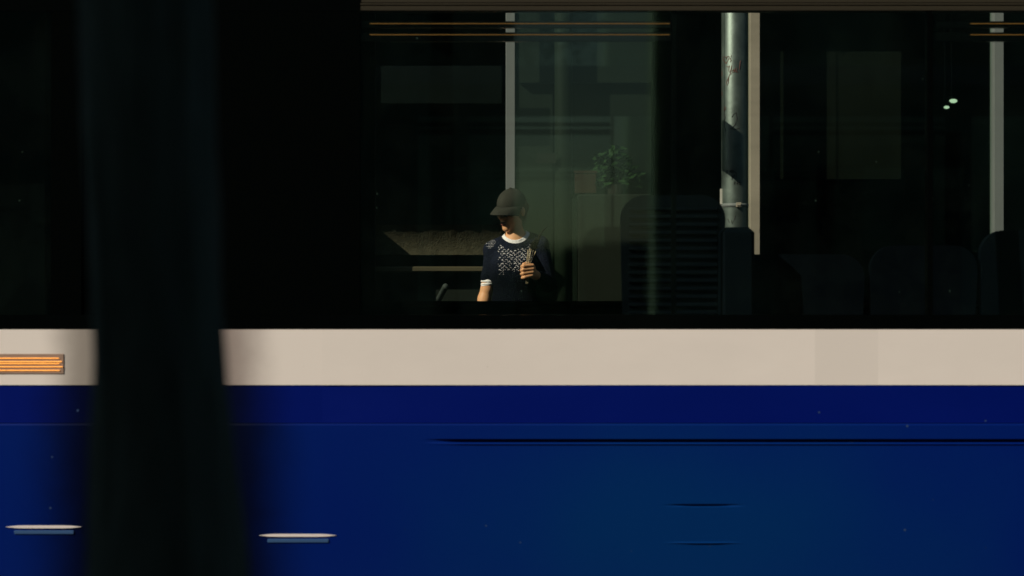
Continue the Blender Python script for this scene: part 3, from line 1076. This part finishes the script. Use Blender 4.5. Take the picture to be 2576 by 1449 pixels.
# panel seams and crown button
ang = np.arctan2(ql[..., 1] - .012, ql[..., 0])
seam = np.exp(-(np.sin(ang * 3) / .05) ** 2) * (ql[..., 2] > .05)
F.D += (.0016 * seam).astype(np.float32)
he(F, (0, .010, .131), (.009, .009, .006), .003)
capo = F.mesh('cap', M['cap'], person)
V, Fq = [], []
nu, nv = 32, 10
for side in (0, 1):
    for iu in range(nu + 1):
        a = (iu / nu * 2 - 1) * R(80)
        for iv in range(nv + 1):
            t = iv / nv
            bxx, byy = .0800 * math.sin(a), .008 - .1030 * math.cos(a)
            ln = .078 * max(0, math.cos(a * .98)) ** .55
            x = bxx * (1 + .08 * t)
            y = byy - ln * t
            zz = .038 - .030 * t - .030 * (abs(a) / R(80)) ** 2.2 * (.25 + .75 * t) + .005 * math.sin(t * math.pi)
            V.append(H(x, y, zz - side * .0032) + np.array([HX, HY, PAV]))
st = (nu + 1) * (nv + 1)
for iu in range(nu):
    for iv in range(nv):
        a = iu * (nv + 1) + iv
        q = (a, a + 1, a + nv + 2, a + nv + 1)
        Fq += [q, tuple(st + i for i in reversed(q))]
    a = iu * (nv + 1) + nv
    Fq.append((a, a + st, a + nv + 1 + st, a + nv + 1))
    a = iu * (nv + 1)
    Fq.append((a, a + nv + 1, a + nv + 1 + st, a + st))
mesh('brim', V, Fq, M['cap'], capo, True)
mb = MB()
for s_ in (-1, 1):
    n = 18
    ring = []
    for k_ in range(2):
        for j in range(n):
            b = 2 * math.pi * j / n
            ux, uz = .0255 * math.cos(b), .019 * math.sin(b) * (1 if math.sin(b) > 0 else 1.1)
            yy = -.101 + .010 * (ux / .025 * s_ + .3) * .9 + .004 * k_
            ring.append(H(s_ * .031 + ux, yy, .004 + uz) + np.array([HX, HY, PAV]))
    mb.add(ring, [tuple(range(n - 1, -1, -1)), tuple(range(n, 2 * n))] + [(j, (j + 1) % n, n + (j + 1) % n, n + j) for j in range(n)])
off = np.array([HX, HY, PAV])
mb.tube([H(-.008, -.104, .010) + off, H(0, -.108, .013) + off, H(.008, -.104, .010) + off], .0022, 6)
for s_ in (-1, 1):
    mb.tube([H(s_ * .056, -.092, .012) + off, H(s_ * .074, -.05, .014) + off, H(s_ * .078, .008, .012) + off], .002, 6)
mb.build('glasses', M['lens_dark'], person)

# bunch of stems in the raised fist
bq = empty('stem_bunch', (HX + .085, HY - .19, PAV + 1.20))
tag(bq, 'small bunch of cream dried stems with dark heads in the walker\'s raised fist', 'stems')
tops = [(.084, -.212, 1.402), (.094, -.205, 1.410), (.101, -.214, 1.404), (.113, -.206, 1.398), (.126, -.210, 1.393)]
for i, t in enumerate(tops):
    b = (.076 + i * .005, -.188 + .003 * (i % 2), 1.325)
    lo = (.072 + i * .003, -.186, 1.215)
    s_ = MB().tube([np.array(p) + off for p in (lo, b, t)], [.0016, .0017, .0018], 8).build('stem', M['stem'], bq, True)
heads = [((.098, -.208, 1.40), (.118, -.200, 1.455), .010), ((.110, -.206, 1.40), (.128, -.200, 1.470), .011),
         ((.118, -.206, 1.395), (.140, -.196, 1.445), .009), ((.124, -.204, 1.42), (.150, -.195, 1.475), .008)]
for a, b, r in heads:
    a, b = np.array(a), np.array(b)
    mb = MB()
    pts, rs = [], []
    for t in np.linspace(0, 1, 12):
        pts.append(a + (b - a) * t + off + np.array([.002 * math.sin(t * 9), 0, 0]))
        rs.append(max(.0012, r * math.sin(math.pi * (.12 + .82 * t)) * random.uniform(.6, 1.1)))
    mb.tube(pts, rs, 7)
    for q in range(14):
        t = random.random()
        c = a + (b - a) * t + off
        mb.tube([c, c + np.array([random.uniform(-.02, .02), random.uniform(-.01, .01), random.uniform(.0, .022)])], [.0016, .0006], 4)
    mb.build('seed_head', M['flower'], bq)
mb = MB()
mb.tube([np.array(p) + off for p in ((.128, -.2, 1.43), (.146, -.195, 1.475), (.168, -.19, 1.510), (.196, -.18, 1.532))], [.0035, .0055, .0045, .001], 6)
mb.build('long_leaf', M['flower'], bq, True)

# ------------------------------------------------------------------ articulated bus
YB, YFAR = 8.0, 10.5
bus = empty('articulated_bus', (0, (YB + YFAR) / 2, 0))
tag(bus, 'blue and cream articulated city bus filling the street, tall windows above', 'bus')
XA0, XA1 = -8.6, W(285, YB)      # front section, left
XB0, XB1 = W(505, YB), 8.0       # rear section, right
ZW0, ZW1 = Z(828, YB), Z(27, YB)      # window band
ZB0 = Z(968.6, YB)
ZS = Z(1065, YB)
ZG = Z(1109.5, YB)
ZBOT = .25


def panel(name, m, xs, zs, yfun, thick=.03, parent=bus):
    """curved sheet-metal panel: outer skin, inner skin and rim"""
    nx, nz = len(xs), len(zs)
    V = [(x, yfun(x, z), z) for z in zs for x in xs]
    F = []
    for j in range(nz - 1):
        for i in range(nx - 1):
            a = j * nx + i
            F.append((a, a + 1, a + nx + 1, a + nx))
    nskin = len(F)
    for z, fl in ((zs[0], 1), (zs[-1], 0)):
        n0 = len(V)
        V += [(x, yfun(x, z), z) for x in xs] + [(x, yfun(x, z) + thick, z) for x in xs]
        for i in range(nx - 1):
            q = (n0 + i, n0 + i + 1, n0 + nx + i + 1, n0 + nx + i)
            F.append(q[::-1] if fl else q)
    n0 = len(V)
    V += [(x, yfun(x, z) + thick, z) for z in (zs[0], zs[-1]) for x in xs]
    for i in range(nx - 1):
        F.append((n0 + i, n0 + nx + i, n0 + nx + i + 1, n0 + i + 1))
    o = mesh(name, V, F, m, parent, False)
    o.data.polygons.foreach_set('use_smooth', [k < nskin for k in range(len(o.data.polygons))])
    return o


def endround(x, xe, s, L, depth):
    """inward curve of a panel near the end xe (s=+1: body lies to the right)"""
    t = (x - xe) * s / L
    if t >= 1:
        return 0
    t = max(t, 0)
    return depth * (1 - math.sqrt(1 - (1 - t) ** 2))


def lin(a, b, n):
    return [a + (b - a) * i / n for i in range(n + 1)]


END = .16
xs_Aend = lin(W(10, YB), XA1, 30)
xs_Bend = lin(XB0, W(810, YB), 30)
ya = lambda x, z: YB + endround(x, XA1, -1, .22, .014)
yb_ = lambda x, z: YB + endround(x, XB0, 1, .22, .012)
# cream waist band, in panels as on the bus
zb = lin(ZB0, ZW0 - .001, 6)
wob = lambda x: .0012 * math.sin(x * 2.1) + .0008 * math.sin(x * 5.3 + 1)
panel('waist_panel', M['white'], lin(XA0, W(10, YB), 20), zb, lambda x, z: YB + wob(x))
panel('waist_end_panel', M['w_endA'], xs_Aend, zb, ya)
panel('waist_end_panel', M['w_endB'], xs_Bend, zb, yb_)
px_b = [810, 2050, 2209, 3600, 5000]
for i in range(4):
    x0, x1 = W(px_b[i], YB), min(W(px_b[i + 1], YB), XB1)
    panel('waist_panel', M['white2'] if i == 1 else M['white'], lin(x0, x1, 16), zb, lambda x, z: YB + wob(x))
# blue panels
zu = lin(ZS + .001, ZB0 - .001, 5)
yu = lambda y0: (lambda x, z: y0 + .002)
panel('upper_skirt_panel', M['blue'], lin(XA0, W(10, YB), 20), zu, lambda x, z: YB + .003)
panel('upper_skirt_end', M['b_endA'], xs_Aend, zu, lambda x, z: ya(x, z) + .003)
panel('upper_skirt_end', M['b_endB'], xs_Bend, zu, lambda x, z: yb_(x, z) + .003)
panel('upper_skirt_panel', M['blue'], lin(W(810, YB), XB1, 40), zu, lambda x, z: YB + .003)
zrows = sorted(set([round(v, 5) for v in lin(ZBOT, ZS - .001, 44)]
                   + [round(ZG + d_, 5) for d_ in np.arange(-.0168, .0101, .0012)]
                   + [round(Z(1272, YB) + d_, 5) for d_ in np.arange(-.009, .0091, .0012)]
                   + [round(Z(1367, YB) + d_, 5) for d_ in np.arange(-.009, .0091, .0012)]
                   + [round(ZS - d_, 5) for d_ in (.002, .004, .006, .009)]))


def sm(t):
    t = max(0, min(1, t))
    return t * t * (3 - 2 * t)


def ylow(x, z):
    y = YB - .0005
    if ZS - z < .006:
        y += .0035 * (1 - (ZS - z) / .006)
    y += .030 * ((ZS - z) / (ZS - ZBOT)) ** 2          # tumble-home under the belt
    px = x / (K * YB) + 1288
    g = sm((px - 1060) / 140)
    if g and abs(z - ZG) < .0065:
        d_ = (z - ZG) / .0065
        y += g * .020 * (1 - min(1, abs(d_ - .1)) ** 6)
    if g:
        q = (z - ZG + .0105) / .0042
        if abs(q) < 1:
            y -= g * .0045 * (1 - q * q)
    h_ = sm((px - 1665) / 90) * sm((1880 - px) / 90)
    if h_:
        q = (z - Z(1272, YB)) / .0045
        if abs(q) < 1:
            y += h_ * .010 * (1 - abs(q) ** 3)
        q = (z - Z(1367, YB)) / .0035
        if abs(q) < 1:
            y -= h_ * .006 * (1 - q * q)
    return y


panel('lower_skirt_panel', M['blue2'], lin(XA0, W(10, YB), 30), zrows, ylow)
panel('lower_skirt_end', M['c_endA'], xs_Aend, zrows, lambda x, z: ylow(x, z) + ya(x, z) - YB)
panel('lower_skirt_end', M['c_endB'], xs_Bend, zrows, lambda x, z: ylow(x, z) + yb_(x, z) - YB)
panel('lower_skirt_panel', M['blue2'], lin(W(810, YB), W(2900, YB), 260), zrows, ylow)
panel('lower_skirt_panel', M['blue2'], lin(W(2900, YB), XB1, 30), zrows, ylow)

# marker strips low on the skirt
for (a, b, pyc) in ((12, 204, 1326), (650, 846, 1347.5)):
    y = ylow(W(a, YB), Z(pyc, YB))
    pr = [(a, 0), (a + 26, -3.0), (a + 46, -3.6), (b - 46, -3.6), (b - 26, -3.0), (b, 0), (b - 26, 3.0), (b - 46, 3.6), (a + 46, 3.6), (a + 26, 3.0)]
    nn = len(pr)
    s_ = MB().add([(W(q[0], YB), y - .003, Z(pyc + q[1], YB)) for q in pr] + [(W(q[0], YB), y + .012, Z(pyc + q[1], YB)) for q in pr],
                  [tuple(range(nn - 1, -1, -1)), tuple(range(nn, 2 * nn))] + [(q, (q + 1) % nn, nn + (q + 1) % nn, nn + q) for q in range(nn)]).build('marker_strip', M['marker'], bus)
    bx('recess_strip', M['pale_blue'], s_, W(a + 22, YB), W(b - 20, YB), y - .002, y + .012, Z(pyc + 19, YB), Z(pyc + 9, YB), .002)
# amber side marker lamp
lamp = bx('marker_lamp', M['lens'], bus, W(-70, YB), W(161, YB), YB - .003, YB + .02, Z(941, YB), Z(890, YB), .002)
for py, xr in ((901, 149), (909.5, 156), (914.5, 150), (922.5, 158), (931.5, 151)):
    bx('led_strip', M['led'], lamp, W(-60, YB), W(xr, YB), YB - .0065, YB - .0035, Z(py + .65, YB), Z(py - .65, YB))

# near-side glazing
ZGL = Z(792, YB)
bx('sill_trim', M['black'], bus, W(520, YB), XB1, YB + .002, YB + .05, ZW0 + .0008, ZGL)
bx('sill_trim', M['black'], bus, XA0, W(260, YB), YB + .002, YB + .05, ZW0 + .0008, ZGL)
bx('top_rail', M['black'], bus, W(520, YB), W(905, YB), YB + .002, YB + .06, ZW1, 2.72)
for za, zb_, yo in ((ZW1, Z(14.5, YB), .004), (Z(13.2, YB), Z(8, YB), .002), (Z(7, YB), 2.72, .006)):
    bx('top_rail', M['header'], bus, W(905.5, YB), XB1, YB + yo, YB + .06, za, zb_, .002)
bx('top_rail', M['black'], bus, XA0, W(205, YB), YB + .002, YB + .06, ZW1, 2.72)
PIL = [(520, 905), (2334, 2347), (3050, 3150), (3900, 4000), (4800, 4900)]
for a, b in PIL:
    bx('pillar', M['frit'], bus, W(a, YB), min(W(b, YB), XB1), YB + .003, YB + .055, ZGL, ZW1)
for (a, b), (c, d) in zip(PIL[:-1], PIL[1:]):
    xa, xb = W(b, YB), W(c, YB)
    mesh('window_pane', [(xa, YB + .012, ZGL), (xb, YB + .012, ZGL), (xb, YB + .012, ZW1), (xa, YB + .012, ZW1)], [(0, 1, 2, 3)], G_bus, bus)
bx('pillar', M['frit'], bus, W(128, YB), W(204, YB), YB + .003, YB + .055, ZGL, ZW1)
for a, b in ((-900, 128), (-2000, -1000), (-3200, -2100)):
    mesh('window_pane', [(W(a, YB), YB + .012, ZGL), (W(b, YB), YB + .012, ZGL), (W(b, YB), YB + .012, ZW1), (W(a, YB), YB + .012, ZW1)], [(0, 1, 2, 3)], G_bus, bus)
    bx('pillar', M['frit'], bus, W(a - 100, YB), W(a, YB), YB + .003, YB + .055, ZGL, ZW1)
# opening top-light bars with golden glints painted as yellow strips
bx('divider', M['frit'], bus, W(1690, YB), W(1702, YB), YB + .014, YB + .045, ZGL, ZW1)
for a, b in ((906, 1689), (2348, 3049)):
    for py0, py1, pg in ((52, 69, 58.5), (80, 103, 86.5)):
        bar = bx('top_light_bar', M['black'], bus, W(a, YB), W(b, YB), YB + .014, YB + .04, Z(py1, YB), Z(py0, YB), .003)
        bx('glint_strip', M['glint'], bar, W(a + (24 if a < 2000 else 95), YB), W(b - 4, YB), YB + .0105, YB + .0135, Z(pg + .8, YB), Z(pg - .8, YB))

# far side wall
YI = YFAR - .06
ZF0 = Z(757.5, YFAR - .05)
ZF1 = Z(29, YFAR - .05)
for xa, xb in ((XA0, W(190, YFAR)), (W(590, YFAR), XB1)):
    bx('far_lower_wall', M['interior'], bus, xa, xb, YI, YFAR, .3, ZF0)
    bx('far_header', M['header'], bus, xa, xb, YI, YFAR, ZF1, ZF1 + .018)
    bx('far_header', M['header'], bus, xa, xb, YI - .004, YFAR, ZF1 + .0195, 2.76)
for a, b in ((560, 945), (1642, 1808), (2790, 2850), (3400, 3470)):
    bx('far_pillar', M['interior'], bus, W(a, YFAR), W(b, YFAR), YI + .002, YFAR - .002, ZF0, ZF1)
for a, b in ((945, 1642), (1808, 2790), (2850, 3400)):
    xa, xb, y = W(a, YFAR), W(b, YFAR), YFAR - .03
    mesh('far_window_pane', [(xa, y, ZF0), (xb, y, ZF0), (xb, y, ZF1), (xa, y, ZF1)], [(0, 1, 2, 3)], G_bus, bus)
bx('far_sill_rail', M['interior'], bus, W(1010, YFAR), XB1, YI - .06, YI - .002, ZF0 - .035, ZF0 - .006, .008)
bx('far_inner_lining', M['interior'], bus, XA0, W(200, YFAR), YI - .02, YI - .002, ZF0, 2.7)
# floor, ceiling, roof, end walls
for xa, xb in ((XA0, XA1 - .02), (XB0 + .02, XB1)):
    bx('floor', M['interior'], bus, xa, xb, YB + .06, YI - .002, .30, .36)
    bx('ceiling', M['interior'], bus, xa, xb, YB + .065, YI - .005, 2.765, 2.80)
    mb = MB()
    n = 16
    V = []
    for x in (xa, xb):
        for i in range(n + 1):
            t = i / n
            y = YB + .002 + (YFAR - YB - .004) * t
            V.append((x, y, 2.80 + .22 * (1 - abs(2 * t - 1) ** 3.2)))
    F_ = [(i, i + 1, n + 2 + i, n + 1 + i) for i in range(n)] + [tuple(range(n, -1, -1)), tuple(range(n + 1, 2 * n + 2)), (0, n + 1, 2 * n + 1, n)]
    mb.add(V, F_).build('roof', M['roofp'], bus, False)
    bx('cant_rail', M['blue'], bus, xa, xb, YB - .002, YB + .06, 2.722, 2.80)
bx('front_wall', M['black'], bus, XA0 - .06, XA0 - .001, YB, YFAR, .3, 2.8)
bx('rear_wall', M['blue'], bus, XB1 + .001, XB1 + .06, YB, YFAR, .3, 2.8)
# interior partition behind the joint
bx('partition', M['interior'], bus, W(600, 8.6), W(905, 8.6), 8.55, 8.59, .36, 2.7)
bx('partition', M['black'], bus, W(-200, 8.6), W(120, 8.6), 8.55, 8.59, .36, 2.7)
# seats along the near side, backs to the window
seat_px = [(1560, 1822, 492, True), (1838, 2172, 640, False), (2186, 2455, 618, False), (2462, 2790, 580, False), (2815, 3120, 590, False)]
for a, b, top, ribbed in seat_px:
    d = 8.32
    xa, xb, zt = W(a, d), W(b, d), Z(top, d)
    n = 14
    # rounded-top shell
    out = []
    r = .09
    out.append((xa + .02, .80))
    for k_ in range(n + 1):
        an = math.pi - (math.pi / 2) * k_ / n
        out.append((xa + r + r * math.cos(an), zt - r + r * math.sin(an)))
    for k_ in range(n + 1):
        an = math.pi / 2 - (math.pi / 2) * k_ / n
        out.append((xb - r + r * math.cos(an), zt - r + r * math.sin(an)))
    out.append((xb - .02, .80))
    yy = lambda z: d - .02 + .05 * (z - .8)
    m_ = len(out)
    V = [(x, yy(z) * 0 + d - .05 * (z - .8), z) for x, z in out] + [(x, d + .05 - .05 * (z - .8), z) for x, z in out]
    F_ = [tuple(range(m_ - 1, -1, -1)), tuple(range(m_, 2 * m_))] + [(i, (i + 1) % m_, m_ + (i + 1) % m_, m_ + i) for i in range(m_)]
    s_ = MB().add(V, F_).build('seat', M['seat'], bus)
    if ribbed:
        zr = zt - .06
        while zr > .95:
            MB().box(xa + .03, xb - .03, d - .05 * (zr - .8) - .012, d - .05 * (zr - .8) + .004, zr, zr + .014, .004).build('rib', M['seat'], s_)
            zr -= .030
    bx('cushion', M['seatpad'], s_, xa + .02, xb - .02, d + .05, d + .48, .74, .82, .02)
    bx('bracket', M['seat'], s_, (xa + xb) / 2 - .03, (xa + xb) / 2 + .03, YB + .06, d + .3, .361, .74)
bx('heater_cabinet', M['seat'], bus, W(1806, 8.3), W(1887, 8.3), 8.14, 8.40, .361, Z(574, 8.3), .02)
# bellows
mb = MB()
V, F_ = [], []
nf = 11
x0, x1 = XA1 - .015, XB0 + .015
prof = []
for i in range(nf * 2 + 1):
    prof.append((x0 + (x1 - x0) * i / (nf * 2), YB + (.075 if i % 2 else .125)))
for z in (.32, 1.0, 2.0, 2.78):
    for (x, y) in prof:
        V.append((x, y, z))
m_ = len(prof)
for j in range(3):
    for i in range(m_ - 1):
        F_.append((j * m_ + i, j * m_ + i + 1, (j + 1) * m_ + i + 1, (j + 1) * m_ + i))
MB().add(V, F_).build('bellows', M['rubber'], bus)
bel = bus.children[-1]
V2 = [(x, 2 * (YB + 1.25) - y, z) for (x, y, z) in V]
MB().add(V2, [tuple(reversed(f)) for f in F_]).build('bellows', M['rubber'], bus)
bx('bellows_roof', M['rubber'], bus, x0, x1, YB + .08, YFAR - .08, 2.781, 2.86)
bx('turntable_floor', M['interior'], bus, x0, x1, YB + .13, YFAR - .13, .30, .355)
# wheels beyond the frame
for cx in (-5.2, 4.6):
    for y0_, y1_ in ((YB + .06, YB + .34), (YFAR - .34, YFAR - .06)):
        w = MB().tube([(cx, y0_, .48), (cx, y0_ + .03, .48), (cx, y1_ - .03, .48), (cx, y1_, .48)], [.44, .48, .48, .44], 36).build('wheel', M['rubber'], bus)
        MB().tube([(cx, y0_ - .004, .48), (cx, y1_ + .004, .48)], .27, 24).build('rim', M['steel'], w)

# ------------------------------------------------------------------ street tree in the shaded foreground
TD = 2.5
tx = W(386, TD)
tree = empty('street_tree', (tx, TD, PAV))
tag(tree, 'dark street tree trunk in shade, out of focus in the foreground', 'tree')
V, F_ = [], []
n, m_ = 96, 150
for j in range(m_ + 1):
    z = PAV + (3.4 - PAV) * j / m_
    py = 724.5 - (z - CAMZ) / (K * TD)
    def itp(xp, yp):
        return float(np.interp(py, xp, yp))
    cl = itp([-700, 0, 300, 830, 968, 1200, 1449, 2600], [330, 366, 374, 399, 405, 412, 422, 432])
    hw = itp([-700, 0, 300, 830, 968, 1200, 1449, 2600], [150, 168, 168, 169, 173, 188, 208, 250])
    cx, rr = W(cl, TD), hw * K * TD
    for i in range(n):
        a = 2 * math.pi * i / n
        u = math.cos(a), math.sin(a)
        rid = abs(noise.noise((u[0] * 5, u[1] * 5, z * 2.2))) * .010 + noise.noise((u[0] * 2, u[1] * 2, z * 1.2)) * .006 + .004 * noise.noise((u[0] * 14, u[1] * 14, z * 9))
        r = rr + rid - .003
        V.append((cx + r * u[0], TD + r * u[1], z))
for j in range(m_):
    for i in range(n):
        F_.append((j * n + i, j * n + (i + 1) % n, (j + 1) * n + (i + 1) % n, (j + 1) * n + i))
F_.append(tuple(range((m_) * n, (m_ + 1) * n)))
trunk = mesh('trunk', V, F_, M['bark'], tree, True)
top = Vector((W(335, TD), TD, 3.35))
ends = []
for i in range(7):
    a = i * 2.4
    e = top + Vector((math.cos(a) * random.uniform(.7, 1.2), math.sin(a) * random.uniform(.5, .9), random.uniform(.9, 2.0)))
    mid = (top + e) / 2 + Vector((random.uniform(-.1, .1), random.uniform(-.1, .1), .1))
    MB().tube([top - Vector((0, 0, .15)), mid, e], [.05, .032, .012], 10).build('limb', M['bark'], tree, True)
    ends += [mid, e]
mb = MB()
for i in range(5200):
    c0 = random.choice(ends)
    c = c0 + Vector((random.gauss(0, .32), random.gauss(0, .28), random.gauss(.05, .28)))
    if c.z < 2.75:
        continue
    u = Vector((random.gauss(0, 1), random.gauss(0, 1), random.gauss(0, .5))).normalized() * random.uniform(.035, .06)
    v = u.orthogonal().normalized() * random.uniform(.02, .03)
    mb.add([c - u, c + v, c + u, c - v], [(0, 1, 2, 3)])
mb.build('crown', M['leaf'], tree)
